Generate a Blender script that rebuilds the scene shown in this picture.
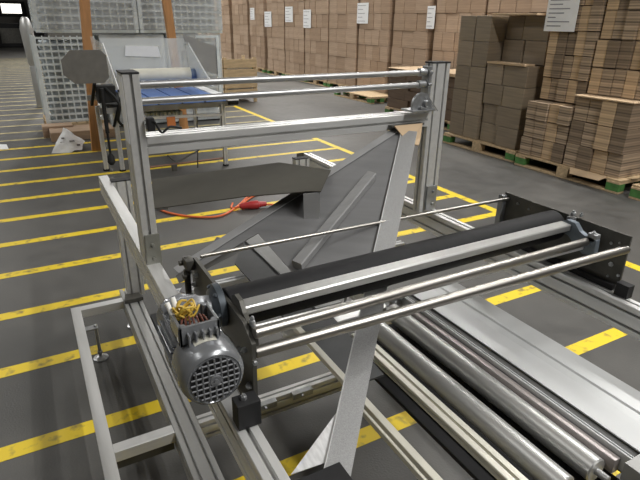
import bpy, bmesh, math, random
from mathutils import Vector, Matrix
random.seed(7)
for o in list(bpy.data.objects): bpy.data.objects.remove(o)
SC = bpy.context.scene; COL = SC.collection
V = Vector

# ------------------------------------------------------------------ camera
PITCH, ROLL, YAW, FPX = 0.399044, 0.0153662, 0.5055618, 518.234
cd = bpy.data.cameras.new('camera'); cam = bpy.data.objects.new('camera', cd); COL.objects.link(cam)
_F = V((math.sin(YAW)*math.cos(PITCH), math.cos(YAW)*math.cos(PITCH), -math.sin(PITCH)))
_R = V((math.cos(YAW), -math.sin(YAW), 0)); _U = _R.cross(_F)
_R2 = _R*math.cos(ROLL)+_U*math.sin(ROLL); _U2 = -_R*math.sin(ROLL)+_U*math.cos(ROLL)
m = Matrix((_R2, _U2, -_F)).transposed().to_4x4(); m.translation = V((0, 0, 1.6)); cam.matrix_world = m
cd.sensor_width = 36; cd.lens = FPX/640*36; cd.clip_start = .02; cd.clip_end = 200
SC.camera = cam
# ------------------------------------------------------------------ light and exposure
SC.view_settings.view_transform = 'Standard'; SC.view_settings.look = 'None'
SC.view_settings.gamma = 1; SC.view_settings.exposure = 0.0
W = bpy.data.worlds.new('hall air'); SC.world = W; W.use_nodes = True
W.node_tree.nodes['Background'].inputs[0].default_value = (.9, .95, 1, 1)
W.node_tree.nodes['Background'].inputs[1].default_value = .05
LAMPS = [(-3.4, 10.0, 280), (6.2, 9.2, 200), (2.6, 15, 240), (5.6, 2.6, 300), (7.2, 14.2, 440),
         (2.4, 23, 420), (6.8, 23, 460), (-3.4, 22, 380), (2.7, -2.6, 420), (-2.3, 1.6, 65)]  # last two: unseen tubes added to light the front and left faces
LZ = 5.6
for (x, y, p) in LAMPS:
    l = bpy.data.lights.new('tube_light', 'AREA'); l.shape = 'RECTANGLE'; l.size = .12; l.size_y = 5.2; l.energy = p
    l.color = (1, .985, .955)
    o = bpy.data.objects.new('tube_light', l); COL.objects.link(o); o.location = (x, y, LZ-.08)

# ------------------------------------------------------------------ materials
def mat(name, col, rough=.6, metal=0, noise=None, bump=None, spec=None, alpha=None, trans=None, emis=None):
    """noise=(scale xyz, amount, detail) multiplies the colour; bump=(scale, strength)"""
    M = bpy.data.materials.new(name); M.use_nodes = True; nt = M.node_tree; b = nt.nodes['Principled BSDF']
    b.inputs['Base Color'].default_value = (*col, 1); b.inputs['Roughness'].default_value = rough; b.inputs['Metallic'].default_value = metal
    if spec is not None: b.inputs['Specular IOR Level'].default_value = spec
    if trans: b.inputs['Transmission Weight'].default_value = trans
    if alpha is not None: b.inputs['Alpha'].default_value = alpha
    if emis: b.inputs['Emission Color'].default_value = (*emis[0], 1); b.inputs['Emission Strength'].default_value = emis[1]
    tc = nt.nodes.new('ShaderNodeTexCoord')
    if noise:
        mp = nt.nodes.new('ShaderNodeMapping'); mp.inputs['Scale'].default_value = noise[0]
        n = nt.nodes.new('ShaderNodeTexNoise'); n.inputs['Scale'].default_value = 1; n.inputs['Detail'].default_value = noise[2]
        r = nt.nodes.new('ShaderNodeMapRange'); r.inputs[1].default_value = .3; r.inputs[2].default_value = .7
        r.inputs[3].default_value = 1-noise[1]; r.inputs[4].default_value = 1+noise[1]
        mx = nt.nodes.new('ShaderNodeVectorMath'); mx.operation = 'SCALE'; mx.inputs[0].default_value = col
        nt.links.new(tc.outputs['Object'], mp.inputs[0]); nt.links.new(mp.outputs[0], n.inputs['Vector'])
        nt.links.new(n.outputs[0], r.inputs[0]); nt.links.new(r.outputs[0], mx.inputs['Scale']); nt.links.new(mx.outputs[0], b.inputs['Base Color'])
    if bump:
        n2 = nt.nodes.new('ShaderNodeTexNoise'); n2.inputs['Scale'].default_value = bump[0]; n2.inputs['Detail'].default_value = 4
        bp = nt.nodes.new('ShaderNodeBump'); bp.inputs['Strength'].default_value = bump[1]; bp.inputs['Distance'].default_value = .01
        nt.links.new(tc.outputs['Object'], n2.inputs['Vector']); nt.links.new(n2.outputs[0], bp.inputs['Height']); nt.links.new(bp.outputs[0], b.inputs['Normal'])
    return M
ALU = mat('anodised aluminium', (.66, .66, .65), .40, .5, ((40, 3, 40), .07, 3))
ALU2 = mat('aluminium along x', (.70, .70, .69), .38, .5, ((3, 40, 40), .07, 3))
STEEL = mat('ground steel roller', (.60, .60, .585), .42, .85, ((30, 2, 30), .03, 3))
CHROME = mat('chromed rod', (.36, .345, .32), .36, 1.0, ((4, 4, 4), .05, 2))
DPLATE = mat('oiled steel plate', (.085, .082, .072), .5, .4, ((14, 14, 14), .2, 4))
PLOUGH = mat('brushed sheet steel', (.20, .20, .202), .5, .35, ((3, 3, 60), .10, 3), spec=.35)
STRAPM = mat('fine knurled bright strap', (.36, .36, .36), .45, .5, ((300, 300, 300), .12, 2), (600, .2))
DSHEET = mat('dark sheet', (.060, .056, .045), .75, .0, ((9, 9, 9), .1, 4), spec=.15)
BLACKM = mat('black painted steel', (.008, .008, .009), .7, 0, ((20, 20, 20), .3, 3))
RUBBER = mat('black rubber roller', (.009, .009, .010), .6, 0, ((30, 30, 30), .2, 3), spec=.22)
MOTOR = mat('grey enamel', (.27, .28, .295), .27, .55, ((25, 25, 25), .1, 3))
GALV = mat('galvanised bracket', (.42, .43, .44), .38, .8, ((50, 50, 50), .15, 4))
WHITEC = mat('cream coated edge', (.62, .6, .52), .4, .25, ((5, 5, 5), .06, 3))
PANELM = mat('light coated sheet', (.58, .59, .59), .45, .2, ((6, 6, 6), .06, 4))
BELT = mat('dark belt', (.05, .052, .054), .6, .0, ((18, 18, 18), .1, 3))
YEL = mat('wire yellow', (.62, .42, .06), .45, 0); RED = mat('red plug', (.42, .03, .03), .4, 0)
REDW = mat('wire red brown', (.10, .025, .012), .5, 0); WCON = mat('white connector', (.85, .85, .82), .4, 0)
ORANGE = mat('orange cable', (.75, .16, .05), .5, 0)
CARDS = [mat('cardboard %s' % n, c, .85, 0, ((2.5, 2.5, 70), .16, 4)) for n, c in (('light', (.42, .305, .215)), ('mid', (.385, .275, .19)), ('dull', (.35, .245, .165)))]
CARDF = mat('cardboard flap', (.52, .38, .24), .85, 0, ((6, 6, 6), .08, 3))
CARDE = mat('cardboard edges', (.30, .225, .155), .9, 0, ((.4, .4, 48), .75, 1))
CARDD = [mat('wrapped cardboard %s' % n, c, .45, 0, ((2.5, 2.5, 40), .15, 4)) for n, c in (('a', (.255, .205, .145)), ('b', (.22, .175, .125)), ('c', (.29, .23, .165)))]
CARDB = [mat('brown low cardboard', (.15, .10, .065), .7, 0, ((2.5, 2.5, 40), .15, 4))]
CARDL = mat('cardboard bright edges', (.46, .33, .205), .9, 0, ((.4, .4, 48), .35, 1))
TIE = mat('dark edge card', (.19, .14, .095), .9, 0, ((.4, .4, 48), .5, 1))  # darker card edge tone, given to some bundles at random
WOOD = mat('raw pallet wood', (.50, .37, .22), .8, 0, ((5, 30, 30), .2, 4))
WOODO = mat('brown post wood', (.50, .25, .10), .7, 0, ((20, 20, 3), .15, 4))
GREENW = mat('green painted block', (.07, .20, .05), .7, 0, ((14, 14, 14), .25, 3))
PAPER = mat('white paper', (.85, .86, .87), .7, 0, ((12, 12, 12), .03, 2)); INK = mat('printed ink', (.3, .3, .33), .8, 0)
BLUE = mat('blue conveyor belt', (.12, .22, .52), .5, 0, ((10, 10, 10), .06, 3))
CREAM = mat('cream roll', (.72, .70, .60), .5, 0, ((10, 10, 10), .05, 3))
CAGEM = mat('pale plastic cage', (.68, .73, .74), .5, .1, ((10, 10, 10), .08, 3))
CLEAR = mat('clear acrylic', (.85, .88, .88), .12, 0, alpha=.42); FILM = mat('cling film wrap', (.82, .85, .86), .2, 0, ((4, 4, 9), .2, 3), (7, .8), alpha=.34)
GPANEL = mat('grey sheet guard', (.50, .50, .49), .4, .5, ((5, 5, 5), .06, 3))
MILKY = mat('milky side guard', (.62, .62, .61), .3, .1, ((5, 5, 5), .06, 3), alpha=.7)

RODM = mat('grey guide rod steel', (.40, .40, .40), .38, .7, ((3, 40, 40), .08, 3))
def floor_mat():
    M = bpy.data.materials.new('worn asphalt grey floor'); M.use_nodes = True; nt = M.node_tree; b = nt.nodes['Principled BSDF']
    tc = nt.nodes.new('ShaderNodeTexCoord')
    def nz(s, d):
        n = nt.nodes.new('ShaderNodeTexNoise'); n.inputs['Scale'].default_value = s; n.inputs['Detail'].default_value = d
        nt.links.new(tc.outputs['Object'], n.inputs['Vector']); return n
    a, c, e = nz(.9, 6), nz(7, 6), nz(120, 2)
    r = nt.nodes.new('ShaderNodeValToRGB'); r.color_ramp.elements[0].position = .3; r.color_ramp.elements[1].position = .72
    r.color_ramp.elements[0].color = (.05, .0495, .047, 1); r.color_ramp.elements[1].color = (.125, .121, .112, 1)
    m1 = nt.nodes.new('ShaderNodeMath'); m1.operation = 'ADD'
    m2 = nt.nodes.new('ShaderNodeMath'); m2.operation = 'MULTIPLY_ADD'; m2.inputs[1].default_value = .3; 
    m1.inputs[1].default_value = 0
    nt.links.new(a.outputs[0], m1.inputs[0]); nt.links.new(c.outputs[0], m2.inputs[0])
    m3 = nt.nodes.new('ShaderNodeMath'); m3.operation = 'MULTIPLY'; m3.inputs[1].default_value = .7
    nt.links.new(m1.outputs[0], m3.inputs[0]); nt.links.new(m3.outputs[0], m2.inputs[2]); nt.links.new(m2.outputs[0], r.inputs[0])
    nt.links.new(r.outputs[0], b.inputs['Base Color'])
    rr = nt.nodes.new('ShaderNodeMapRange'); b.inputs['Specular IOR Level'].default_value = .4; rr.inputs[3].default_value = .36; rr.inputs[4].default_value = .62
    nt.links.new(c.outputs[0], rr.inputs[0]); nt.links.new(rr.outputs[0], b.inputs['Roughness'])
    bp = nt.nodes.new('ShaderNodeBump'); bp.inputs['Strength'].default_value = .25; bp.inputs['Distance'].default_value = .004
    nt.links.new(e.outputs[0], bp.inputs['Height']); nt.links.new(bp.outputs[0], b.inputs['Normal'])
    return M
def stripe_mat():
    M = mat('worn yellow floor paint', (.70, .50, .02), .5, 0); nt = M.node_tree; b = nt.nodes['Principled BSDF']
    tc = nt.nodes.new('ShaderNodeTexCoord'); n = nt.nodes.new('ShaderNodeTexNoise'); n.inputs['Scale'].default_value = 16; n.inputs['Detail'].default_value = 8
    r = nt.nodes.new('ShaderNodeValToRGB'); e = r.color_ramp.elements
    e[0].position = .30; e[0].color = (.30, .22, .05, 1); e[1].position = .46; e[1].color = (.82, .60, .02, 1)
    nt.links.new(tc.outputs['Object'], n.inputs['Vector']); nt.links.new(n.outputs[0], r.inputs[0]); nt.links.new(r.outputs[0], b.inputs['Base Color'])
    return M

# ------------------------------------------------------------------ helpers
def wpos(o):
    p = V((0, 0, 0))
    while o: p += o.location; o = o.parent
    return p
def obj(name, bm, material, parent=None, smooth=False, mats=None):
    """bm holds world coordinates; origin goes to the centre of the mesh"""
    bmesh.ops.recalc_face_normals(bm, faces=bm.faces)
    lo = V((min(v.co[i] for v in bm.verts) for i in range(3))); hi = V((max(v.co[i] for v in bm.verts) for i in range(3)))
    c = V(((lo.x+hi.x)/2, (lo.y+hi.y)/2, lo.z if parent is None else (lo.z+hi.z)/2))
    for v in bm.verts: v.co -= c
    me = bpy.data.meshes.new(name); bm.to_mesh(me); bm.free()
    for mm in (mats or [material]): me.materials.append(mm)
    if smooth:
        for p in me.polygons: p.use_smooth = True
        me.set_sharp_from_angle(angle=math.radians(35))
    o = bpy.data.objects.new(name, me); COL.objects.link(o)
    o.location = c - (wpos(parent) if parent else V((0, 0, 0)))
    if parent: o.parent = parent
    return o
def thing(name, label, cat, loc, group=None):
    o = bpy.data.objects.new(name, None); COL.objects.link(o); o.location = loc; o.empty_display_size = .05
    o['label'] = label; o['category'] = cat
    if group: o['group'] = group
    return o
def tag(o, label, cat, group=None, kind=None):
    if label: o['label'] = label
    if cat: o['category'] = cat
    if group: o['group'] = group
    if kind: o['kind'] = kind
    return o
def struct(o): o['kind'] = 'structure'; return o
def B(): return bmesh.new()
def box(bm, x0, x1, y0, y1, z0, z1, bev=0):
    t = bmesh.new()
    bmesh.ops.create_cube(t, size=1)
    for v in t.verts: v.co = V(((x0+x1)/2+v.co.x*(x1-x0), (y0+y1)/2+v.co.y*(y1-y0), (z0+z1)/2+v.co.z*(z1-z0)))
    if bev: bmesh.ops.bevel(t, geom=t.edges[:], offset=bev, segments=2, affect='EDGES', profile=.6)
    return merge(bm, t)
def merge(bm, t, M=None):
    if M is not None: bmesh.ops.transform(t, matrix=M, verts=t.verts)
    me = bpy.data.meshes.new('tmp'); t.to_mesh(me); t.free(); bm.from_mesh(me); bpy.data.meshes.remove(me); return bm
def frame(a, b, up):
    a, b, up = V(a), V(b), V(up); d = (b-a).normalized(); s = d.cross(up).normalized(); u = s.cross(d).normalized()
    return a, b, d, s, u
def sweep(bm, a, b, pts, up=(0, 0, 1)):
    """extrude a closed outline pts (side, up) from a to b"""
    a, b, d, s, u = frame(a, b, up)
    r0 = [bm.verts.new(a+s*p[0]+u*p[1]) for p in pts]; r1 = [bm.verts.new(b+s*p[0]+u*p[1]) for p in pts]; n = len(pts)
    for i in range(n): bm.faces.new((r0[i], r0[(i+1) % n], r1[(i+1) % n], r1[i]))
    bm.faces.new(r0[::-1]); bm.faces.new(r1)
    return bm
def slots(w, h, pitch=.045):
    pts = []
    for (L, f) in ((w, lambda t, q: (t-w/2, -h/2+q)), (h, lambda t, q: (w/2-q, t-h/2)), (w, lambda t, q: (w/2-t, h/2-q)), (h, lambda t, q: (-w/2+q, h/2-t))):
        n = max(1, round(L/pitch)); pts.append(f(.0015, 0))
        for k in range(n):
            c = L*(k+.5)/n
            for (t, q) in ((-.0045, 0), (-.0045, .003), (-.009, .003), (-.005, .0115), (.005, .0115), (.009, .003), (.0045, .003), (.0045, 0)): pts.append(f(c+t, q))
        pts.append(f(L-.0015, 0))
    return pts
def prof(bm, a, b, w, h, up=(0, 0, 1)): return sweep(bm, a, b, slots(w, h), up)      # slotted aluminium extrusion, axis on its centre
def bar(bm, a, b, w, h, up=(0, 0, 1), c=.0012):
    p = [(-w/2+c, -h/2), (w/2-c, -h/2), (w/2, -h/2+c), (w/2, h/2-c), (w/2-c, h/2), (-w/2+c, h/2), (-w/2, h/2-c), (-w/2, -h/2+c)]
    return sweep(bm, a, b, p, up)
def rod(bm, a, b, r, seg=28, ch=None):
    a, b = V(a), V(b); ch = min(r*.15, .002) if ch is None else ch; L = (b-a).length
    prf = [(0, r-ch), (ch, r), (L-ch, r), (L, r-ch)]
    return lathe(bm, a, b-a, prf, seg)
def lathe(bm, a, d, prf, seg=32):
    """prf = [(distance along axis, radius)]; closed by caps"""
    a = V(a); d = V(d).normalized(); up = V((0, 0, 1)) if abs(d.z) < .9 else V((1, 0, 0)); s = d.cross(up).normalized(); u = s.cross(d)
    rings = [[bm.verts.new(a+d*t+(s*math.cos(2*math.pi*i/seg)+u*math.sin(2*math.pi*i/seg))*max(r, 1e-5)) for i in range(seg)] for (t, r) in prf]
    for q in range(len(rings)-1):
        for i in range(seg): bm.faces.new((rings[q][i], rings[q][(i+1) % seg], rings[q+1][(i+1) % seg], rings[q+1][i]))
    bm.faces.new(rings[0][::-1]); bm.faces.new(rings[-1]); return bm
def plate(bm, pts, n, t):
    """polygon pts given thickness t along n"""
    n = V(n).normalized()*t; a = [bm.verts.new(V(p)) for p in pts]; b = [bm.verts.new(V(p)+n) for p in pts]; k = len(pts)
    for i in range(k): bm.faces.new((a[i], a[(i+1) % k], b[(i+1) % k], b[i]))
    bm.faces.new(a[::-1]); bm.faces.new(b); return bm
def hexbolt(bm, p, n, r=.008, h=.006):
    lathe(bm, p, n, [(0, r), (h*.8, r), (h, r*.85)], 6); lathe(bm, V(p)+V(n).normalized()*h, n, [(0, r*.55), (h*.4, r*.5)], 10); return bm
def path(bm, pts, r, seg=8, sub=6):
    """smooth tube through pts"""
    P = [V(p) for p in pts]; Q = []
    for i in range(len(P)-1):
        p0 = P[max(i-1, 0)]; p1 = P[i]; p2 = P[i+1]; p3 = P[min(i+2, len(P)-1)]
        for k in range(sub):
            t = k/sub; Q.append(.5*((2*p1)+(p2-p0)*t+(2*p0-5*p1+4*p2-p3)*t*t+(3*p1-p0-3*p2+p3)*t**3))
    Q.append(P[-1]); rings = []; s = None
    for i, q in enumerate(Q):
        d = (Q[min(i+1, len(Q)-1)]-Q[max(i-1, 0)]).normalized()
        if s is None: s = d.cross(V((0, 0, 1)) if abs(d.z) < .9 else V((1, 0, 0))).normalized()
        s = (s-d*s.dot(d)).normalized(); u = d.cross(s)
        rings.append([bm.verts.new(q+(s*math.cos(6.28318*k/seg)+u*math.sin(6.28318*k/seg))*r) for k in range(seg)])
    for a, b in zip(rings, rings[1:]):
        for k in range(seg): bm.faces.new((a[k], a[(k+1) % seg], b[(k+1) % seg], b[k]))
    bm.faces.new(rings[0][::-1]); bm.faces.new(rings[-1]); return bm

# ------------------------------------------------------------------ the hall
FLOOR = floor_mat(); STRIPE = stripe_mat()
CONC = mat('dim concrete wall', (.16, .15, .14), .8, 0, ((1, 1, 1), .15, 4)); CEIL = mat('ceiling sheet', (.30, .30, .29), .8, 0, ((1, 1, 1), .1, 3))
fl = struct(obj('floor', box(B(), -9, 9.5, -8, 41, -.1, 0), FLOOR))
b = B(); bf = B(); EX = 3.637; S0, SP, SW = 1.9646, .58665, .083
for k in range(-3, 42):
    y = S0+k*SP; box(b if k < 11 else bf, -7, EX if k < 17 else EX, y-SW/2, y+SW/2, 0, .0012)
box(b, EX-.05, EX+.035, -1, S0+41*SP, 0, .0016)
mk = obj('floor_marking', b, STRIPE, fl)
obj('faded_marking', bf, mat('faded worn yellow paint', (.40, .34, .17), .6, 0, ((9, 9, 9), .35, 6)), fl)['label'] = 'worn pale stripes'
struct(obj('wall_right', box(B(), 9.4, 9.6, -8, 41, 0, 6), CONC)); struct(obj('wall_left', box(B(), -9.2, -9, -8, 41, 0, 6), CONC))
struct(obj('wall_back', box(B(), -9, 9.5, 41, 41.2, 0, 6), CONC)); struct(obj('wall_front', box(B(), -9, 9.5, -8.2, -8, 0, 6), CONC))
CE = struct(obj('ceiling', box(B(), -9.2, 9.6, -8.2, 41.2, 6, 6.15), CEIL))
LAMPM = mat('lamp housing', (.8, .8, .8), .5, 0)
for i, (x, y, p) in enumerate(LAMPS):
    obj('tube_light', box(B(), x-.14, x+.14, y-2.65, y+2.65, LZ-.05, 5.999), LAMPM, CE)
WINM = mat('bright window pane', (.9, .9, .88), .5, 0, emis=((1, .97, .88), 2.2))
wn = struct(obj('window_1', box(B(), -.7, .85, 40.93, 40.99, 1.6, 2.5), BLACKM))
obj('pane', box(B(), -.5, .6, 40.9, 40.95, 1.8, 2.35), WINM, wn)

# ------------------------------------------------------------------ machine frame
XL0, XL1, XR0, XR1, ZR = .246, .291, 1.430, 1.477, .85
fr = thing('machine_frame', 'silver slotted aluminium machine frame with tall portal standing on the striped floor', 'machine frame', (.86, 1.7, 0))
for x in ((XL0+XL1)/2, (XR0+XR1)/2): obj('rail', prof(B(), (x, .2, ZR-.045), (x, 2.81, ZR-.045), .045, .09), ALU, fr)
b = B(); box(b, XL0+.001, XL1-.001, .80, 2.81, ZR, ZR+.0012, .0004); obj('rail_cover', b, ALU, fr)
b = B(); box(b, 1.385, 1.478, 2.811, 2.816, ZR-.1, ZR+.003); obj('end_plate', b, DPLATE, fr)
def post(x0, x1, y0, y1, z0, z1, cap=True):
    p = obj('post', prof(B(), ((x0+x1)/2, (y0+y1)/2, z0), ((x0+x1)/2, (y0+y1)/2, z1), x1-x0, y1-y0, (0, 1, 0)), ALU, fr)
    if cap: obj('end_cap', box(B(), x0-.001, x1+.001, y0-.001, y1+.001, z1, z1+.006, .0015), BLACKM, p)
    return p
pL = post(XL0, XL1+.003, 1.63, 1.72, ZR+.0013, 1.452); obj('lit_face_strip', box(B(), XL0-.0012, XL0-.0002, 1.632, 1.70, 1.25, 1.445), PAPER, pL); post(1.385, 1.475, 1.63, 1.675, ZR, 1.457)  # white strip paints the lit side face of the left post
post(.283, .373, 2.625, 2.67, .222, .86); post(1.285, 1.375, 2.625, 2.67, .0, .865)
# portal bars
b = B(); prof(b, (XL1+.004, 1.668, 1.242), (1.385, 1.662, 1.246), .075, .055); obj('crossbar', b, ALU2, fr)
r1 = obj('guide_rod', rod(B(), (XL1-.001, 1.65, 1.420), (1.40, 1.65, 1.424), .0105), RODM, fr, True)
r2 = obj('guide_rod', rod(B(), (XL1-.001, 1.65, 1.372), (1.40, 1.65, 1.379), .0105), RODM, fr, True)
for z, rr in ((1.425, r1), (1.38, r2)):
    obj('collar', rod(B(), (1.335, 1.65, z), (1.372, 1.65, z), .015), GALV, rr, True)
b = B(); box(b, 1.372, 1.386, 1.628, 1.674, 1.34, 1.448, .003); hexbolt(b, (1.379, 1.628, 1.425), (0, -1, 0)); hexbolt(b, (1.379, 1.628, 1.38), (0, -1, 0)); obj('rod_bracket', b, GALV, fr)
# swivel bracket where the crossbar meets the right post
b = B(); c = V((1.325, 1.60, 1.31)); pts = [c+V((math.cos(a)*.045, 0, math.sin(a)*.045)) for a in [math.radians(t) for t in range(20, 200, 15)]]
pts += [V((1.285, 1.60, 1.286)), V((1.385, 1.60, 1.286))]
plate(b, pts, (0, 1, 0), .012); box(b, 1.27, 1.384, 1.585, 1.66, 1.285, 1.293, .002); rod(b, (1.34, 1.585, 1.315), (1.34, 1.62, 1.315), .012); rod(b, (1.31, 1.59, 1.30), (1.40, 1.615, 1.292), .006)
for q in range(-2, 3): bar(b, (1.385, 1.60+q*.012, 1.287), (1.385-.05, 1.60+q*.012, 1.34), .004, .004)
obj('swivel_bracket', b, GALV, fr)
# foot plates of the portal posts
b = B(); plate(b, [(XL0, 1.622, .80), (XL1+.006, 1.622, .80), (XL1+.006, 1.622, .955), (XL0+.006, 1.622, .955)], (0, 1, 0), .007)
for z in (.83, .87, .92): hexbolt(b, (.272, 1.622, z), (0, -1, 0), .006)
obj('foot_plate', b, mat('grey foot plate', (.25, .25, .22), .5, .4, ((14, 14, 14), .15, 4)), fr)
b = B(); box(b, 1.412, 1.465, 1.62, 1.629, .86, .965, .001)
for z in (.885, .94): hexbolt(b, (1.442, 1.62, z), (0, -1, 0), .006)
obj('foot_plate', b, GALV, fr)
# lower frame
lb = obj('lower_beam', prof(B(), (.300, .25, .175), (.300, 2.74, .175), .09, .09), mat('duller aluminium beam', (.42, .42, .41), .42, .5, ((40, 3, 40), .07, 3)), fr)
obj('outrigger', bar(B(), (.024, .75, .1975), (.024, 2.645, .1975), .045, .045), ALU, fr)
obj('cross_beam', bar(B(), (.047, 2.622, .1975), (.254, 2.622, .1975), .045, .045), ALU2, fr)
obj('cross_beam', bar(B(), (.047, 1.547, .1975), (.254, 1.547, .1975), .045, .045), ALU2, fr)
obj('cross_beam', bar(B(), (.047, 1.575, .135), (.254, 1.575, .135), .02, .06), DPLATE, fr)
obj('cross_beam', prof(B(), (.346, 1.55, .1975), (1.428, 1.55, .1975), .045, .045), ALU2, fr)
obj('cross_beam', prof(B(), (.346, 1.60, .11), (1.428, 1.60, .11), .045, .045), ALU2, fr)
obj('cross_beam', prof(B(), (XL1, 1.78, .6275), (XR0, 1.78, .6275), .035, .045), PAPER, fr)
obj('lower_beam', prof(B(), (1.453, .25, .175), (1.453, 2.6, .175), .045, .09), ALU, fr)
for x in (.56, .72):
    b = B(); box(b, x, x+.09, 1.50, 1.526, .20, .226, .002); hexbolt(b, (x+.04, 1.5, .212), (0, -1, 0), .007); obj('angle_bracket', b, GALV, fr)
for (x, y) in ((.095, 2.46), (.30, 1.0), (.30, 2.70), (1.453, .9), (1.453, 2.3)):
    b = B(); z1 = .20 if x < .2 else .13; rod(b, (x, y, .012), (x, y, z1), .008, 16); rod(b, (x, y, .03), (x, y, .045), .014, 6)
    lathe(b, (x, y, 0), (0, 0, 1), [(0, .036), (.006, .036), (.014, .02), (.018, .012)])
    if x < .2: box(b, .048, .105, y-.02, y+.02, .18, .188)
    obj('levelling_foot', b, GALV, fr, True)
b = B(); plate(b, [(.255, 2.56, .222), (.35, 2.56, .222), (.34, 2.62, .222), (.27, 2.63, .222)], (0, 0, 1), .02); obj('joint_plate', b, DPLATE, fr)
b = B(); box(b, .350, .46, 2.08, 2.40, .16, .22, .003); obj('cable_box', b, BLACKM, fr)
path(B(), [(0, 0, 0), (1, 1, 1)], .1).free()
b = B(); path(b, [(.30, 1.61, 1.30), (.315, 1.60, 1.32), (.335, 1.60, 1.285), (.36, 1.60, 1.30), (.40, 1.62, 1.290)], .0035); box(b, .296, .318, 1.6, 1.625, 1.29, 1.33, .004); obj('cable_tie', b, BLACKM, fr)
b = B(); box(b, .345, .448, .48, .708, .575, .735, .002); box(b, .292, .346, .55, .70, .60, .66, .002); obj('housing', b, BLACKM, fr)

# ------------------------------------------------------------------ roller deck between the rails
dk = thing('roller_deck', 'long deck of bright steel rollers and pale side panels lying inside the machine frame', 'roller conveyor', (1.0, .95, .6))
def beam(name, x0, x1, y0, y1, zt, h, m_, slot=False):
    return obj(name, (prof if slot else bar)(B(), ((x0+x1)/2, y0, zt-h/2), ((x0+x1)/2, y1, zt-h/2), x1-x0, h), m_, dk)
beam('edge_strip', .629, .649, .3, 1.36, .684, .018, WHITEC); beam('edge_strip', .650, .668, .3, .97, .625, .018, WHITEC)
b = B(); plate(b, [(.650, .97, .676), (.752, .97, .676), (.79, 1.45, .676), (.79, 2.1, .676), (.745, 2.06, .676), (.629, 1.86, .676), (.629, 1.37, .676), (.650, 1.36, .676)], (0, 0, -1), .006); obj('slider_bed', b, BELT, dk)
b = B(); plate(b, [(.748, 1.37, .684), (.848, 1.37, .684), (.848, 2.14, .684), (.748, 2.06, .684)], (0, 0, -1), .006); obj('slider_strip', b, mat('dull slider strip', (.24, .24, .235), .5, .3, ((9, 9, 9), .1, 3)), dk)
beam('side_profile', .786, .829, .50, 1.20, .668, .026, WHITEC, True)
for (x, y0, y1, r) in ((.897, .475, 1.255, .031), (1.004, .475, 1.28, .031)):
    rl = obj('roller', rod(B(), (x, y0, .65), (x, y1, .65), r, 48, .003), STEEL, dk, True)
    for ya_, yb_ in ((y0-.03, y0), (y1, y1+.03)): obj('shaft', rod(B(), (x, ya_, .65), (x, yb_, .65), .009), RODM, rl, True)
beam('dark_channel', .935, .972, .48, 1.25, .60, .03, BLACKM)
beam('side_profile', 1.041, 1.062, .46, 1.24, .676, .04, mat('pinkish steel', (.42, .38, .37), .4, .5, ((60, 3, 60), .1, 3)))
beam('edge_strip', 1.064, 1.069, .438, 1.30, .690, .05, PANELM); beam('edge_strip', 1.073, 1.077, .438, 1.30, .690, .05, PANELM)
beam('side_channel', 1.079, 1.124, .438, 1.36, .672, .05, mat('dark channel grey', (.07, .07, .068), .6, .0, ((10, 10, 10), .1, 3)))
b = B(); sweep(b, (1.22, .437, .68), (1.22, 1.34, .68), [(-.104, 0), (-.005, -.006), (.02, -.002), (.024, .003), (.102, .003), (.102, -.03), (.097, -.03), (.097, -.001), (.026, -.001), (.020, -.006), (-.005, -.010), (-.104, -.004)]); obj('side_panel', b, PANELM, dk)
for x in (1.02, 1.055):
    b = B(); box(b, x-.012, x+.012, 1.30, 1.33, .655, .70, .003); hexbolt(b, (x, 1.30, .68), (0, -1, 0), .008); obj('bearing_block', b, GALV, dk)
b = B(); bar(b, (1.03, .408, .675), (1.34, .408, .675), .055, .05); obj('end_beam', b, mat('dull end beam', (.36, .36, .35), .5, .3, ((10, 10, 10), .1, 3)), dk)
b = B(); bar(b, (.61, 1.335, .625), (1.33, 1.335, .625), .035, .04); obj('end_beam', b, ALU2, dk)
b = B()
for k in range(7): box(b, .937, .97, .55+k*.1, .59+k*.1, .60, .612, .002)
obj('chain_link', b, DPLATE, dk)
obj('shade_sheet', box(B(), .80, 1.11, .46, 1.31, .565, .575), BLACKM, dk)  # black sheet standing in for the deep shade beneath the rollers

# ------------------------------------------------------------------ roller carriage on the rails
ca = thing('roller_carriage', 'black roller carriage with chrome rods and grey electric motor bridging the frame rails', 'roller carriage', (.9, 1.0, ZR))
def holed_plate(x, t, y0, y1, z0, z1, name, extra):
    b = B(); box(b, x, x+t, y0, y1, z0, z1, .001); p = obj(name, b, DPLATE, ca)
    for (y, z, r) in extra: obj('bolt', hexbolt(B(), (x if x > 1 else x+t, y, z), (-1 if x > 1 else 1, 0, 0), r, .004), GALV, p)
    return p
PR = holed_plate(1.484, .008, .792, 1.275, .868, 1.030, 'side_plate', [(1.21, 1.005, .005), (1.16, 1.0, .004), (1.11, .995, .007), (1.06, 1.005, .004), (.82, 1.0, .004), (.845, .99, .005), (.838, .97, .004), (.83, .925, .008), (.80, .90, .005), (.83, .885, .004)])
b = B(); plate(b, [(.315, .852, .78), (.315, 1.30, .84), (.315, 1.30, .995), (.315, 1.27, 1.010), (.315, .90, 1.012), (.315, .852, .985)], (1, 0, 0), .009)
PL = obj('side_plate', b, DPLATE, ca)
for (y, z, r) in ((.875, .83, .006), (.87, .87, .008), (.92, .93, .008), (.89, .95, .006), (1.24, .97, .006), (1.27, .93, .007)): obj('bolt', hexbolt(B(), (.315, y, z), (-1, 0, 0), r, .008), GALV, PL)
for (y, z) in ((.852, .83), (.852, .94)): obj('bolt', hexbolt(B(), (.3195, y, z), (0, -1, 0), .006), GALV, PL)
RX0, RX1 = .325, 1.484
b = B(); rod(b, (RX0, 1.036, .972), (RX1-.012, 1.046, .982), .050, 48); obj('rubber_roller', b, RUBBER, ca, True)
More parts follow.
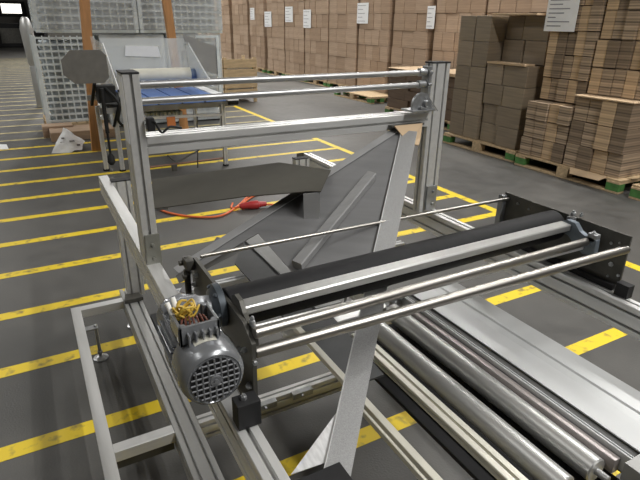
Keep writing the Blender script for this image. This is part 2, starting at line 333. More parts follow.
obj('draw_bar', bar(B(), (.335, .966, 1.007), (1.436, .976, 1.009), .040, .022, c=.003), mat('dull aluminium bar', (.42, .42, .41), .36, .75, ((3, 40, 40), .1, 3)), ca)
obj('chrome_rod', rod(B(), (.325, .862, 1.004), (1.445, .896, .984), .0125), CHROME, ca, True)
obj('chrome_rod', rod(B(), (.325, .862, .957), (RX1, .796, .989), .013), CHROME, ca, True)
obj('thin_rod', rod(B(), (.33, 1.257, 1.016), (RX1, 1.255, 1.011), .0055, 16), CHROME, ca, True)
obj('thin_rod', rod(B(), (.33, .915, .985), (1.45, .918, .962), .004, 12), STEEL, ca, True)
obj('flat_bar', bar(B(), (.33, .895, .985), (1.45, .905, .965), .010, .02), ALU2, ca)
# bearing arms at both ends (S shaped cast pieces)
for (x, t, nm) in ((.325, .010, 'L'), (1.437, .018, 'R')):
    b = B(); dz = .006 if nm == 'L' else -.004
    pts = [(.998, 1.02), (.975, 1.034), (.945, 1.032), (.925, 1.012), (.905, 1.004), (.885, 1.006), (.865, 1.002), (.862, .955), (.90, .945), (.935, .965), (.96, .985), (.985, .99)]
    plate(b, [(x, y, z+dz) for y, z in pts], (1, 0, 0), t); ar = obj('bearing_arm', b, DPLATE if nm == 'L' else mat('blue grey cast iron', (.17, .20, .23), .35, .4, ((20, 20, 20), .15, 3)), ca)
    b = B(); box(b, x, x+t+(.006 if nm == 'R' else 0), .868 if nm == 'R' else .874, .898 if nm == 'R' else .892, .99+dz, 1.018+dz, .004); hexbolt(b, (x+t/2, .883, 1.018+dz), (0, 0, 1), .005); obj('clamp_block', b, GALV, ar)
b = B(); hexbolt(b, (1.478, .985, 1.034), (0, 0, 1), .009, .012); box(b, 1.466, 1.49, .975, .998, 1.0, 1.03, .002); hexbolt(b, (1.49, .965, 1.035), (0, 0, 1), .006, .01); obj('adjuster', b, GALV, ca)
# blocks on the rails
b = B(); box(b, XL0+.004, XL1+.008, .770, .806, ZR+.0015, ZR+.060, .002); obj('slide_block', b, BLACKM, ca)
b = B(); box(b, XR0+.024, XR1+.006, .745, .785, ZR+.001, ZR+.042, .001); box(b, XR1-.01, XR1+.006, .80, 1.2, ZR+.001, ZR+.02, .001); obj('slide_block', b, BLACKM, ca)
b = B(); hexbolt(b, (.270, .79, ZR+.060), (0, 0, 1), .007, .008); obj('bolt', b, GALV, ca)
# left rear adjuster
b = B(); rod(b, (.300, 1.285, .90), (.300, 1.285, 1.01), .006, 14); rod(b, (.290, 1.27, .83), (.290, 1.27, .98), .005, 14); box(b, .290, .315, 1.255, 1.30, .978, 1.008, .006)
rod(b, (.290, 1.27, .955), (.290, 1.27, .965), .011, 6); rod(b, (.290, 1.27, .86), (.290, 1.27, .872), .011, 6); rod(b, (.28, 1.295, .99), (.33, 1.295, .99), .008, 14); obj('adjuster', b, DPLATE, ca, True)
b = B(); rod(b, (.296, 1.245, .80), (.296, 1.245, .90), .006, 14); rod(b, (.296, 1.245, .905), (.296, 1.245, .915), .011, 6); obj('adjuster_screw', b, CHROME, ca, True)
b = B(); box(b, 1.462, 1.484, 1.262, 1.285, .90, 1.022, .003); obj('corner_block', b, MOTOR, ca)
# gear motor
MC = V((.219, .80, .969)); R0 = .064
mo_b = B()
lathe(mo_b, MC+V((0, .095, 0)), (0, 1, 0), [(0, .050), (.005, .052), (.13, .052), (.135, .048), (.175, .05), (.18, .035), (.2, .03)], 40)
for k in range(26):
    a = 2*math.pi*k/26
    if abs(math.sin(a)) < .93 or math.sin(a) < 0:
        d = V((math.cos(a), 0, math.sin(a))); bar(mo_b, MC+d*.056+V((0, .1, 0)), MC+d*.056+V((0, .215, 0)), .0025, .009, d)
mo = obj('motor', mo_b, MOTOR, ca, True)
b = B(); lathe(b, MC+V((0, 0, 0)), (0, 1, 0), [(0, .0475), (.0015, .048), (.0015, .051), (-.001, .053), (.002, .058), (.010, .062), (.02, R0), (.075, R0), (.083, R0-.002), (.083, R0-.006), (.07, R0-.006)], 56)
fc = obj('fan_cover', b, MOTOR, mo, True)
b = B(); lathe(b, MC+V((0, -.0015, 0)), (0, 1, 0), [(0, .047), (.002, .047)], 40); obj('fan_opening', b, BLACKM, mo)
b = B()
for k in range(-3, 4):
    u = k*.0123; L = math.sqrt(.0475**2-u**2)
    for s_ in (0, 1):
        ca_, sa_ = (1, 0) if s_ else (0, 1)
        p = V((u*ca_+0, 0, u*sa_)); q = V((L*sa_, 0, L*ca_)); bar(b, MC+p-q+V((0, -.0035, 0)), MC+p+q+V((0, -.0035, 0)), .0042, .003, (0, 1, 0))
lathe(b, MC+V((0, -.006, 0)), (0, 1, 0), [(0, .011), (.003, .013), (.004, .013)], 24); lathe(b, MC+V((0, -.009, 0)), (0, 1, 0), [(0, .004), (.004, .005)], 12)
obj('fan_grille', b, mat('dim grille grey', (.15, .155, .165), .45, .2, ((20, 20, 20), .1, 3)), mo)
b = B(); a0, a1 = math.radians(72), math.radians(112); R_ = R0+.0006
ring = [(MC+V((math.cos(a0+(a1-a0)*k/8)*R_, .035, math.sin(a0+(a1-a0)*k/8)*R_)), MC+V((math.cos(a0+(a1-a0)*k/8)*R_, .055, math.sin(a0+(a1-a0)*k/8)*R_))) for k in range(9)]
vs = [(b.verts.new(p), b.verts.new(q)) for p, q in ring]
for k in range(8): b.faces.new((vs[k][0], vs[k][1], vs[k+1][1], vs[k+1][0]))
obj('type_plate', b, WHITEC, mo)
# open terminal box
bx0, bx1, by0, by1, bz0, bz1 = .172, .252, .855, .935, 1.02, 1.063; t = .006
b = B(); box(b, bx0, bx1, by0, by0+t, bz0, bz1, .001); box(b, bx0, bx1, by1-t, by1, bz0, bz1, .001); box(b, bx0, bx0+t, by0, by1, bz0, bz1, .001); box(b, bx1-t, bx1, by0, by1, bz0, bz1, .001); box(b, bx0, bx1, by0, by1, bz0, bz0+.006)
for x in (bx0+.009, bx1-.009):
    for y in (by0+.009, by1-.009): rod(b, (x, y, bz0), (x, y, bz1), .006, 14)
for k in range(5): box(b, bx0+.014+k*.014, bx0+.018+k*.014, by0-.012, by0, bz0-.01, bz0+.03, .001)
obj('terminal_box', b, MOTOR, mo)
b = B(); random.seed(3)
for k in range(9):
    cx, cy = .204+random.uniform(-.010, .010), .912+random.uniform(-.008, .008); r = random.uniform(.009, .017); z = 1.052+.003*k
    path(b, [(cx+math.cos(a+k)*r*1.25, cy+math.sin(a+k)*r, z+.010*math.sin(2*a+k)) for a in [q*.9 for q in range(7)]], .0022, 6, 5)
obj('wire', b, YEL, mo, True)
b = B()
for k in range(7): path(b, [(.183+k*.009, .872, 1.03), (.182+k*.009, .878, 1.048), (.188+k*.007, .892, 1.058+.002*(k % 3)), (.195+k*.006, .91, 1.045)], .0021, 6, 5)
obj('wire', b, REDW, mo, True)
obj('connector', rod(B(), (.176, .915, 1.058), (.170, .93, 1.082), .005, 12), WCON, mo); obj('connector', rod(B(), (.188, .925, 1.06), (.184, .94, 1.086), .005, 12), WCON, mo); obj('terminal_block', box(B(), .20, .225, .868, .876, 1.03, 1.052, .002), WCON, mo)
# gearbox and flange
b = B(); box(b, .190, .255, 1.0, 1.085, .935, 1.015, .018); lathe(b, (.185, 1.04, .985), (1, 0, 0), [(-.008, .030), (0, .036), (.07, .038), (.08, .032), (.105, .028)], 36)
obj('gearbox', b, MOTOR, mo, True)
b = B(); lathe(b, (.285, 1.04, .985), (1, 0, 0), [(0, .03), (.004, .04), (.010, .046), (.012, .052), (.026, .053), (.028, .05)], 48)
for k in range(6): hexbolt(b, (.297, 1.04+.046*math.cos(k*1.047), .985+.046*math.sin(k*1.047)), (-1, 0, 0), .005, .006)
obj('flange', b, mat('dark blue grey cast', (.085, .10, .115), .35, .4, ((20, 20, 20), .15, 3)), mo, True)
b = B(); box(b, .175, .19, .93, 1.06, .87, .95, .003); rod(b, (.17, .99, .90), (.195, .99, .90), .012); obj('torque_arm', b, GALV, mo)

# ------------------------------------------------------------------ folding plough
pl = thing('folding_plough', 'slanted grey sheet metal folding plough with bright strap hanging under the portal crossbar', 'sheet metal guide', (.8, 1.3, .85))
N = V((.2524, .3130, -.9156)); UP = -N
def P(*l): return [V(p) for p in l]
main = P((.314, 1.441, .905), (1.245, 1.623, 1.224), (1.215, 1.54, 1.190), (.875, 1.19, .973), (.735, 1.07, .893), (.60, 1.20, .905), (.569, 1.438, .974), (.345, 1.405, .902))
obj('plough_sheet', plate(B(), main, N, .003), PLOUGH, pl)
b = B(); a_, c_ = V((.30, 1.438, .900)), V((1.25, 1.626, 1.226))
bar(b, a_+UP*.003+V((0, -.004, 0)), c_+UP*.003+V((0, -.004, 0)), .030, .004, UP); obj('top_flange', b, mat('grey flange sheet', (.27, .27, .27), .55, .2, ((9, 9, 9), .1, 3), spec=.3), pl)
b = B(); bar(b, V((1.003, 1.445, 1.096))+UP*.017, V((.612, 1.240, .922))+UP*.017, .034, .03, UP, .003); obj('stiffener', b, mat('dull folded steel', (.30, .30, .30), .45, .4, ((3, 40, 40), .1, 3)), pl)
s0, s1 = V((1.262, 1.585, 1.206)), V((.448, .715, .690)); dd = (s1-s0).normalized(); sd = dd.cross(UP).normalized()
b = B(); bar(b, s0+UP*.013, s1+UP*.009, .060, .003, UP, .0008); st = obj('strap', b, STRAPM, pl)
b = B(); bar(b, s0+sd*.0295+UP*.015, s1+sd*.0295+UP*.011, .0025, .007, UP, .0004); obj('strap_edge', b, ALU, pl)
b = B(); plate(b, P((.360, .765, .686), (.535, .835, .762), (.452, .742, .705)), UP, .003); obj('corner_gusset', b, mat('bright brushed sheet', (.85, .85, .85), .4, .3, ((120, 6, 120), .12, 2)), pl)
b = B(); plate(b, P((1.20, 1.60, 1.236), (1.335, 1.60, 1.236), (1.310, 1.575, 1.185), (1.285, 1.55, 1.165), (1.235, 1.55, 1.175)), (0, -.4, .9), .004); obj('cardboard_shim', b, CARDF, pl)
b = B(); box(b, 1.19, 1.345, 1.60, 1.66, 1.2325, 1.2395, .001); obj('hanger_plate', b, DPLATE, pl)
b = B(); bar(b, (.295, 1.36, .865), (.46, 1.50, .955), .02, .004); bar(b, (.20+.1, 1.43, .875), (.52, 1.44, .94), .004, .03); obj('brace', b, PLOUGH, pl)

# dark guide sheet behind the portal
b = B()
plate(b, [(.362, 1.993, 1.03), (.292, 1.65, 1.030), (.563, 1.525, 1.07), (.736, 1.407, 1.097), (.763, 1.377, 1.101), (.895, 1.545, 1.114), (.804, 1.789, 1.095)], (-.13, .03, .99), .003)
gs = obj('guide_sheet', b, DSHEET); tag(gs, 'flat dark grey metal sheet reaching from the left portal post to the plough', 'metal sheet')
b = B(); plate(b, [(.716, 1.408, 1.092), (.763, 1.381, 1.099), (.765, 1.388, .960), (.722, 1.412, .955)], (.5, .85, 0), .003); obj('bent_lip', b, mat('grey bent lip', (.42, .42, .42), .5, .3, ((9, 9, 9), .1, 3)), gs)
b = B(); box(b, .291, .345, 1.665, 1.70, 1.018, 1.028, .001); obj('support_tab', b, GALV, gs)

# ------------------------------------------------------------------ orange cable with plug
b = B(); path(b, [(.86, 4.60, .012), (.93, 4.43, .012), (1.10, 4.24, .012), (1.30, 4.17, .012), (1.52, 4.34, .012), (1.82, 4.66, .012), (2.10, 4.62, .012), (2.35, 4.45, .012), (2.50, 4.40, .012)], .010, 8, 8)
path(b, [(1.50, 4.40, .03), (1.46, 4.32, .012), (1.53, 4.27, .03)], .009)
path(b, [(1.77, 4.23, .03), (1.95, 4.20, .012), (2.3, 4.3, .012), (2.45, 4.38, .03)], .009)
path(b, [(1.55, 4.25, .012), (1.62, 4.42, .012), (1.85, 4.60, .012), (2.2, 4.58, .03)], .009)
cb = obj('extension_cable', b, ORANGE, None, True); tag(cb, 'orange extension cable with red plug lying looped on the grey floor', 'cable')
b = B(); lathe(b, (1.52, 4.27, .035), (1, -.15, 0), [(0, .018), (.02, .03), (.09, .034), (.10, .04), (.17, .040), (.18, .03), (.25, .02)], 20); obj('plug', b, RED, cb, True)

# ------------------------------------------------------------------ far conveyor
fc_ = thing('belt_conveyor', 'far packing conveyor with blue belt, cream roll and clear guards behind the portal', 'conveyor', (1.5, 6.3, 0))
for (x, y) in ((1.93, 5.83), (.64, 6.2), (.80, 6.1), (1.93, 7.0), (1.05, 7.0)):
    p = obj('leg', prof(B(), (x, y, 0.02), (x, y, .72), .045, .045, (0, 1, 0)), ALU, fc_); obj('foot', rod(B(), (x, y, 0), (x, y, .02), .035), BLACKM, p)
for y in (5.86, 6.95): obj('side_beam', bar(B(), (.62, y, .715), (2.08, y, .715), .04, .06), RODM, fc_)
obj('side_beam', bar(B(), (1.05, 5.83, .62), (1.95, 5.83, .60), .03, .03), ALU2, fc_); obj('tie_rod', rod(B(), (1.0, 5.83, .08), (1.9, 5.83, .095), .012), mat('brown rod', (.25, .14, .10), .5, .3), fc_, True)
for k in range(4):
    x0 = .95+k*.245; obj('belt', box(B(), x0, x0+.225, 5.64, 6.95, .775, .79, .004), BLUE, fc_)
obj('belt', box(B(), 1.935, 2.06, 5.64, 6.95, .775, .79, .004), PAPER, fc_)['label'] = 'white end belt'
obj('slider_bed', box(B(), .70, 2.06, 5.85, 6.98, .745, .774, .002), BLACKM, fc_)
obj('end_roller', rod(B(), (2.0, 5.86, .745), (2.12, 5.86, .745), .05), BLACKM, fc_, True)
obj('cream_roll', rod(B(), (1.10, 6.62, .985), (1.80, 6.62, .985), .075, 32), CREAM, fc_, True)
obj('roll_hub', rod(B(), (1.80, 6.62, .985), (1.90, 6.62, .985), .06, 24), mat('blue hub', (.12, .17, .28), .5), fc_, True)
b = B(); plate(b, [(1.02, 7.0, .88), (1.9, 7.0, .88), (1.86, 7.0, 1.38), (.86, 7.0, 1.38)], (0, 1, 0), .008); obj('rear_guard', b, CLEAR, fc_)
b = B(); plate(b, [(1.12, 6.985, 1.18), (1.55, 6.985, 1.16), (1.52, 6.985, 1.29), (1.14, 6.985, 1.30)], (0, -1, 0), .004); obj('paper_sheet', b, PAPER, fc_)
b = B(); plate(b, [(.80, 5.95, .98), (.80, 7.0, .85), (.76, 7.0, 1.40), (.74, 5.9, 1.36)], (1, 0, 0), .008); obj('side_guard', b, CLEAR, fc_)
b = B(); bar(b, (.74, 5.88, 1.37), (.85, 5.80, .80), .02, .02); obj('guard_edge', b, PAPER, fc_)
b = B(); plate(b, [(1.87, 5.98, .90), (1.87, 6.85, .86), (1.84, 6.88, 1.30), (1.84, 6.75, 1.32)], (1, 0, 0), .008); bar(b, (1.88, 5.98, .90), (1.85, 6.78, 1.33), .014, .014); obj('side_guard', b, CLEAR, fc_)
b = B(); plate(b, [(1.81, 6.9, 1.44), (2.29, 6.9, 1.26), (2.27, 6.9, .93), (2.03, 6.9, 1.0)], (0, 1, 0), .006); obj('grey_guard', b, mat('mid grey guard', (.30, .30, .295), .5, .3, ((5, 5, 5), .08, 3)), fc_)
b = B(); bar(b, (2.26, 6.9, .2), (2.26, 6.9, 1.40), .035, .035, (0, 1, 0)); bar(b, (2.0, 6.95, 1.40), (2.28, 6.9, 1.40), .03, .03); obj('guard_frame', b, CAGEM, fc_)
b = B(); pts = []
for (sx, sz) in ((1, -1), (1, 1), (-1, 1), (-1, -1)):
    for k in (0, 1):
        c = .09 if sx < 0 else .05
        pts.append((.55+sx*(.205-(c if (k == 0) == (sx*sz < 0) else 0)), 5.74, 1.145+sz*(.155-(0 if (k == 0) == (sx*sz < 0) else c))))
plate(b, [(p[0]-.01, p[1], p[2]+.015) for p in pts], (0, 1, 0), .01); obj('shield_plate', b, mat('grey shield steel', (.17, .165, .155), .5, .3, ((14, 14, 14), .1, 4)), fc_)
b = B(); bar(b, (.60, 5.75, 1.0), (.60, 6.3, .72), .03, .02); box(b, .62, .80, 5.80, 5.95, .80, .97, .01); rod(b, (.66, 5.78, .5), (.66, 5.78, .95), .02, 12); rod(b, (.74, 5.85, .55), (.86, 5.80, .90), .015, 12)
path(b, [(.70, 5.8, .95), (.80, 5.7, .80), (.78, 5.75, .62), (.88, 5.8, .55), (.95, 5.8, .72)], .014); path(b, [(.82, 5.8, .92), (.9, 5.72, .85), (.85, 5.74, .70)], .012); obj('valve_block', b, BLACKM, fc_)
b = B(); rod(b, (.66, 5.80, .28), (.66, 5.80, .5), .012, 12); lathe(b, (.66, 5.80, .16), (0, 0, 1), [(0, .02), (.03, .04), (.09, .035), (.12, .015)], 16); obj('hanging_cylinder', b, BLACKM, fc_, True)
b = B(); box(b, 1.28, 1.37, 5.78, 5.80, .52, .62, .002); obj('orange_cover', b, mat('orange cover', (.6, .2, .06), .6), fc_)
b = B()
for k in range(9): box(b, 1.12+k*.045, 1.15+k*.045, 6.0, 6.6, .60, .64, .003)
obj('small_roller', b, CAGEM, fc_)
b = B(); path(b, [(1.25, 5.8, .20), (1.35, 5.8, .12), (1.5, 5.8, .18), (1.6, 5.8, .22), (1.65, 5.8, .30)], .01); path(b, [(1.62, 5.8, .60), (1.60, 5.8, .3), (1.58, 5.8, .02)], .007); box(b, 1.28, 1.34, 5.77, 5.81, .02, .09, .004); obj('hose', b, DPLATE, fc_)

# ------------------------------------------------------------------ plastic cages, posts, pallet and bag
def cage(x0, x1, y0, y1, z0, z1, label, nx, nz, film=True):
    t = thing('mesh_cage', label, 'cage', ((x0+x1)/2, (y0+y1)/2, z0), 'film wrapped mesh cages')
    for (x, y) in ((x0, y0), (x1, y0), (x0, y1), (x1, y1)): obj('corner_post', box(B(), x-.025, x+.025, y-.025, y+.025, z0, z1, .004), CAGEM, t)
    for (fx, nm) in ((0, 'front_panel'), (1, 'side_panel')):
        b = B(); a0, a1 = (x0+.026, x1-.026) if fx == 0 else (y0+.026, y1-.026)
        for k in range(nz+1):
            z = z0+.03+(z1-z0-.06)*k/nz
            if fx == 0: box(b, a0, a1, y0-.01, y0+.01, z-.014, z+.014)
            else: box(b, x0-.01, x0+.01, a0, a1, z-.014, z+.014)
        for k in range(nx+1):
            a = a0+(a1-a0)*k/nx
            if fx == 0: box(b, a-.009, a+.009, y0-.012, y0+.012, z0, z1)
            else: box(b, x0-.012, x0+.012, a-.009, a+.009, z0, z1)
        obj(nm, b, CAGEM, t)
    obj('floor_panel', box(B(), x0, x1, y0, y1, z0, z0+.02), CAGEM, t)
    obj('load', box(B(), x0+.07, x1-.05, y0+.06, y1-.05, z0+.021, z1-.08, .03), mat('pale load', (.46, .50, .52), .6, 0, ((5, 5, 5), .15, 3)), t)
    if film:
        b = B(); box(b, x0-.035, x1+.035, y0-.04, y1+.03, z0+.04, z1+.02, .02); f = obj('film_wrap', b, FILM, t)
    return t
cage(.20, .98, 8.75, 9.6, .145, 1.36, 'pale mesh cage in plastic film, lower left, next to the striped aisle', 8, 13, False)
cage(.28, 1.62, 8.75, 9.7, 1.40, 2.55, 'film wrapped cage stacked over the lower left mesh cage', 12, 11)
cage(1.10, 2.0, 8.85, 9.7, .02, 1.36, 'mesh cage behind the cream roll of the far conveyor', 9, 13)
cage(1.70, 2.95, 8.8, 9.7, 1.40, 2.5, 'film wrapped upper cage nearest the tall cardboard stacks', 12, 11)
cage(2.10, 2.92, 8.85, 9.7, .02, 1.38, 'mesh cage behind the grey guard beside the cardboard', 8, 13)
for (x0, z0, x1, z1, y, lab) in ((.665, 0, .83, 2.4, 7.3, 'brown wooden post in front of the lower left mesh cage'), (2.0, .0, 1.87, 2.4, 7.9, 'brown wooden post rising behind the cream roll')):
    tag(obj('wooden_post', bar(B(), (x0, y, z0), (x1, y, z1), .11, .09, (0, 1, 0), .004), WOODO), lab, 'post', 'brown wooden posts')
def pallet(x0, x1, y0, y1, label, green=True, z0=0):
    t = thing('pallet', label, 'pallet', ((x0+x1)/2, (y0+y1)/2, z0), 'pallets under the loads')
    for i, x in enumerate((x0, (x0+x1)/2-.05, x1-.10)):
        for j, y in enumerate((y0, (y0+y1)/2-.07, y1-.145)):
            obj('block', box(B(), x, x+.10, y, y+.145, z0+.022, z0+.100, .003), GREENW if green and (j != 1 or i != 0) else WOOD, t)
        obj('bottom_board', box(B(), x, x+.10, y0, y1, z0, z0+.021, .002), WOOD, t)
    for y in (y0, (y0+y1)/2-.07, y1-.145): obj('stringer_board', box(B(), x0, x1, y, y+.145, z0+.101, z0+.121, .002), WOOD, t)
    n = 6; w = (x1-x0)/n
    for k in range(n): obj('deck_board', box(B(), x0+w*k+.008, x0+w*(k+1)-.008, y0, y1, z0+.122, z0+.143, .002), WOOD, t)
    return t
pallet(.16, 1.0, 8.68, 9.7, 'low wooden pallet under the lower left mesh cage', False)
b = B(); box(b, .18, 1.02, 8.05, 8.55, 0, .13, .01); box(b, .10, .5, 8.4, 8.66, 0, .16, .01); cr = obj('plank_bundle', b, CARDS[1]); tag(cr, 'brown wooden bundle lying on the floor behind the white bag', 'wood')
# crumpled white bag
from mathutils import noise as NZ
b = B(); ap = (.335, 7.55, .285); base = [(.135, 7.36, 0), (.35, 7.30, 0), (.50, 7.36, .02), (.56, 7.50, .10), (.50, 7.66, .02), (.20, 7.62, 0)]
bv = [b.verts.new(p) for p in base]; at_ = b.verts.new(ap)
for k in range(6): b.faces.new((bv[k], bv[(k+1) % 6], at_))
b.faces.new(bv[::-1]); bmesh.ops.subdivide_edges(b, edges=b.edges[:], cuts=5, use_grid_fill=True)
for v in b.verts:
    if v.co.z > .005: v.co += V((NZ.noise(v.co*9), NZ.noise(v.co*9+V((5, 0, 0))), NZ.noise(v.co*9+V((0, 7, 0)))))*.022
    v.co.z = max(v.co.z, 0)
bg = obj('plastic_bag', b, PAPER, None, False); tag(bg, 'crumpled white bag lying on the floor beside the brown planks', 'bag')
b = B()
for (x, y, z, w) in ((.30, 7.455, .165, .035), (.285, 7.44, .11, .05), (.40, 7.43, .125, .06), (.47, 7.42, .07, .04)): box(b, x-w/2, x+w/2, y-.03, y-.02, z-.01, z+.012, .003)
obj('print', b, INK, bg)
b = B(); plate(b, [(-.62, 7.9, .003), (-.34, 7.82, .003), (-.36, 7.96, .04), (-.5, 8.12, .02)], (0, 0, 1), .003); tag(obj('paper_scrap', b, PAPER), 'white scrap of paper on the floor at the left edge', 'paper')
# wrapped white bundle next to the cage
b = B(); lathe(b, (.19, 11.5, .75), (0, 0, 1), [(0, .05), (.05, .08), (.4, .10), (.65, .11), (.8, .08), (.85, .04)], 16); box(b, .12, .26, 11.43, 11.57, 0, .76, .02); tag(obj('wrapped_bundle', b, GPANEL, None, True), 'tall white wrapped bundle standing beyond the left cage', 'bundle')
# far dark machines at the end of the aisle
for i, (x0, x1, y0, y1, z1, mm, lab) in enumerate(((-2.6, -1.05, 33, 35, 1.5, CARDS[2], 'brown pallet load at the far left end of the aisle'), (-.9, .9, 36, 38, 1.25, BLACKM, 'low dark machine at the far end of the aisle'), (1.2, 4.5, 30, 36, 3.4, BLACKM, 'tall dark cabinet at the far end of the aisle'))):
    b = B(); box(b, x0, x1, y0, y1, 0, z1, .05); t_ = tag(obj('far_cabinet', b, mm), lab, 'cabinet'); bb = B(); box(bb, x0+.15, x1-.15, y0-.06, y0-.002, .2, z1-.25, .02); obj('front_panel', bb, DPLATE, t_)
# wooden crate
t = thing('wooden_crate', 'light wooden slatted crate standing before the tall cardboard stacks', 'crate', (3.95, 10.9, 0))
for k in range(4): obj('slat', box(B(), 3.58, 4.30, 10.6, 10.625, .10+k*.20, .27+k*.20, .004), WOOD, t)
for k in range(4): obj('slat', box(B(), 3.555, 3.579, 10.63, 11.3, .10+k*.20, .27+k*.20, .004), WOOD, t)
for (x, y) in ((3.62, 10.65), (4.26, 10.65), (3.62, 11.27), (4.26, 11.27)): obj('corner_post', box(B(), x-.035, x+.035, y-.022, y+.022, 0, .90, .003), WOOD, t)
obj('lining', box(B(), 3.66, 4.22, 10.68, 11.24, .08, .8, .01), WCON, t)

# ------------------------------------------------------------------ cardboard stacks
def label_sheet(x, y0, y1, z0, z1, lab, rows=5):
    b = B(); box(b, x-.006, x-.001, y0, y1, z0, z1); o = obj('label_sheet', b, PAPER); tag(o, lab, 'label', 'white labels on the cardboard')
    b = B(); L = (z1-z0)
    for k in range(rows):
        z = z1-L*(.12+.76*k/max(1, rows-1)); w = (.85, .55, .75, .5, .8, .6, .3)[k % 7]
        box(b, x-.0085, x-.0062, y1-(y1-y0)*(.08+w*.84), y1-(y1-y0)*.08, z-L*.012, z+L*.012)
    obj('print', b, INK, o)
    return o
def stack(x0, x1, y0, y1, z0, z1, cols, rows, lab, jit=.02, seed=0, mset=None, cat='cardboard stack', brick=True):
    random.seed(seed); t = thing('cardboard_stack', lab, cat, ((x0+x1)/2, (y0+y1)/2, z0), 'tall flat pack cardboard stacks'); mset = mset or CARDS
    h = (z1-z0)/rows
    for r in range(rows):
        ys = [y0+(y1-y0)*(c/cols) for c in range(cols+1)]
        off = (.32 if r % 2 else -.0)*(y1-y0)/cols if brick else 0
        for c in range(1, cols): ys[c] += off*(.5)+random.uniform(-.01, .01)
        for c in range(cols):
            j = random.uniform(0, jit); g = .006
            box_ = box(B(), x0+j, x1-random.uniform(0, jit), ys[c]+g, ys[c+1]-g, z0+h*r+.002, z0+h*(r+1)-.002, .006)
            obj('cardboard_bundle', box_, random.choice(mset), t)
    return t
ST = [(8.48, 9.62, 'the tall cardboard stack left of the right portal post, ending at the narrow dark gap'),
      (7.05, 8.30, 'the tall cardboard stack rising directly behind the right portal post'),
      (5.72, 7.00, 'the tall cardboard stack just left of and behind the flat topped near stack'),
      (4.42, 5.66, 'the tall cardboard stack showing above the flat topped near stack'),
      (3.10, 4.36, 'the tall cardboard stack hidden mostly by the delivery note and sheet stack'),
      (9.78, 10.95, 'the second tall cardboard stack left of the right portal post'),
      (11.05, 12.36, 'the tall cardboard stack left of the label that hangs above the portal rods'),
      (12.42, 13.70, 'the tall cardboard stack right of the tilted white label'),
      (13.76, 15.00, 'the tall cardboard stack between the two middle white labels'),
      (15.06, 16.34, 'the tall cardboard stack at the right side of the widest dark gap'),
      (16.60, 17.80, 'the tall cardboard stack behind and right of the wooden crate'),
      (18.00, 19.50, 'the tall cardboard stack directly behind the wooden crate'),
      (19.80, 21.50, 'the tall cardboard stack left of the wooden crate'),
      (21.90, 24.00, 'the farthest tall cardboard stack beside the film wrapped cages')]
for i, (ya, yb, l) in enumerate(ST):
    stack(7.0, 8.1, ya, yb, .145, 2.75, 4 if i % 3 else 3, 8, l[4:], .02, i+1)
    pallet(6.98, 8.12, ya, yb, 'pallet under '+l.replace('the label that hangs above the portal rods', 'the high label').replace('the delivery note and sheet stack', 'the note').replace(', ending at the narrow dark gap', '').replace('rising directly ', '').replace('the tall', 'tall'))
for (ya, yb, za, zb, l) in ((8.29, 8.52, 1.50, 1.90, 'white label beside the top of the right portal post'), (10.56, 11.02, 1.57, 2.0, 'white label above the portal rods, well left of the right post'),
                        (13.31, 13.76, 1.43, 1.89, 'slightly lower white label, fourth from the cages'), (14.42, 14.92, 1.57, 1.98, 'white label third from the cages'),
                        (15.92, 16.46, 1.42, 1.86, 'white label at the right edge of the widest dark gap'), (17.3, 17.66, 1.62, 1.98, 'small white label nearest the cages')):
    label_sheet(6.99, ya, yb, za, zb, l)
# low stack right of the far pallets
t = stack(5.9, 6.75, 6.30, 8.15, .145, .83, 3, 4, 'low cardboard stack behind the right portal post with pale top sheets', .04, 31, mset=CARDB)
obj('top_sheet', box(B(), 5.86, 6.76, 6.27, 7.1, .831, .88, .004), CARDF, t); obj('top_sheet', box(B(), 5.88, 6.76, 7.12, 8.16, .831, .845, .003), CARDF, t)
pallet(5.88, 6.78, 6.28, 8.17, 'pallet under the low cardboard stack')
pallet(6.35, 6.95, 9.35, 10.9, 'empty green and white pallet on the floor seen between the rods')
# near stack, wrapped, flat top
pallet(5.2, 6.2, 4.42, 5.74, 'green block pallet under the flat topped near cardboard stack')
t = stack(5.24, 6.15, 5.14, 5.70, .145, 1.70, 2, 5, 'big flat topped cardboard stack on a green block pallet, far half', .02, 51, brick=False, mset=CARDD)
t = stack(5.24, 6.15, 4.46, 5.12, .145, 1.14, 2, 4, 'stepped near half of the flat topped cardboard stack', .05, 52, mset=CARDD)
u = stack(5.46, 6.15, 4.46, 5.12, 1.145, 1.70, 2, 2, 'upper set back bundles of the flat topped cardboard stack', .05, 53, mset=CARDD)
obj('top_sheet', box(B(), 5.22, 6.15, 4.44, 5.12, 1.701, 1.722, .003), CARDF, u)
obj('torn_flap', box(B(), 5.22, 5.40, 4.50, 5.10, 1.1405, 1.165, .003), CARDF, t)
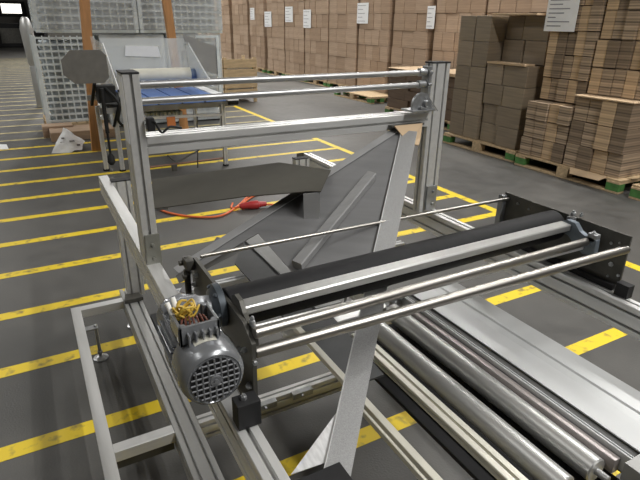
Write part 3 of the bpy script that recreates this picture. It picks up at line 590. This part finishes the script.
# near right stack of edge-on sheets with tall film, hanging note
pallet(5.15, 6.25, 3.0, 4.36, 'green block pallet under the edge on cardboard sheets at the right')
def edge_stack(x0, x1, y0, y1, z0, z1, cols, rows, lab, seed):
    random.seed(seed); t = thing('sheet_stack', lab, 'cardboard stack', ((x0+x1)/2, (y0+y1)/2, z0), 'edge on cardboard sheet stacks'); h = (z1-z0)/rows; w = (y1-y0)/cols
    for r in range(rows):
        for c in range(cols):
            j = random.uniform(0, .05); mm = CARDL if c % 3 == 1 else random.choice((CARDE, CARDE, TIE))
            obj('sheet_bundle', box(B(), x0+j, x1, y0+w*c+.003, y0+w*(c+1)-.003, z0+h*r+.002, z0+h*(r+1)-.002-random.uniform(0, .01), .003), mm, t)
    return t
edge_stack(5.16, 6.2, 3.74, 4.34, .145, .78, 4, 3, 'lower left block of edge on cardboard sheets on the right pallet', 61)
e2 = edge_stack(5.16, 6.2, 3.06, 3.72, .145, .90, 4, 3, 'lower right block of edge on cardboard sheets with pale top sheet', 62)
obj('top_sheet', box(B(), 5.15, 6.2, 3.05, 3.72, .901, .915, .002), CARDF, e2)
edge_stack(5.34, 6.2, 3.06, 3.72, .92, 2.3, 5, 5, 'tall upper right block of edge on cardboard sheets', 63)
e4 = edge_stack(5.34, 6.2, 3.74, 4.34, .79, 2.3, 5, 6, 'tall upper left block of edge on cardboard sheets behind the delivery note', 64)
b = B(); plate(b, [(5.16, 3.15, .145), (5.10, 3.2, .10), (5.10, 3.55, .09), (5.16, 3.6, .145)], (-.3, 0, 1), .004); obj('loose_flap', b, CARDF, e2)
o = label_sheet(5.33, 4.00, 4.40, 1.535, 2.0, 'large white delivery note hanging on the tall sheet stack at top right', 9)
pallet(5.15, 6.2, 1.55, 2.88, 'green block pallet at the right edge of the view')
b = B(); box(b, 5.4, 6.1, 1.7, 2.82, .145, .30, .004); plate(b, [(5.2, 2.70, .145), (5.2, 2.83, .145), (5.25, 2.83, .42), (5.25, 2.70, .42)], (1, 0, 0), .05); tag(obj('wood_offcut', b, CARDF), 'pale board leaning up on the pallet at the right edge', 'board')
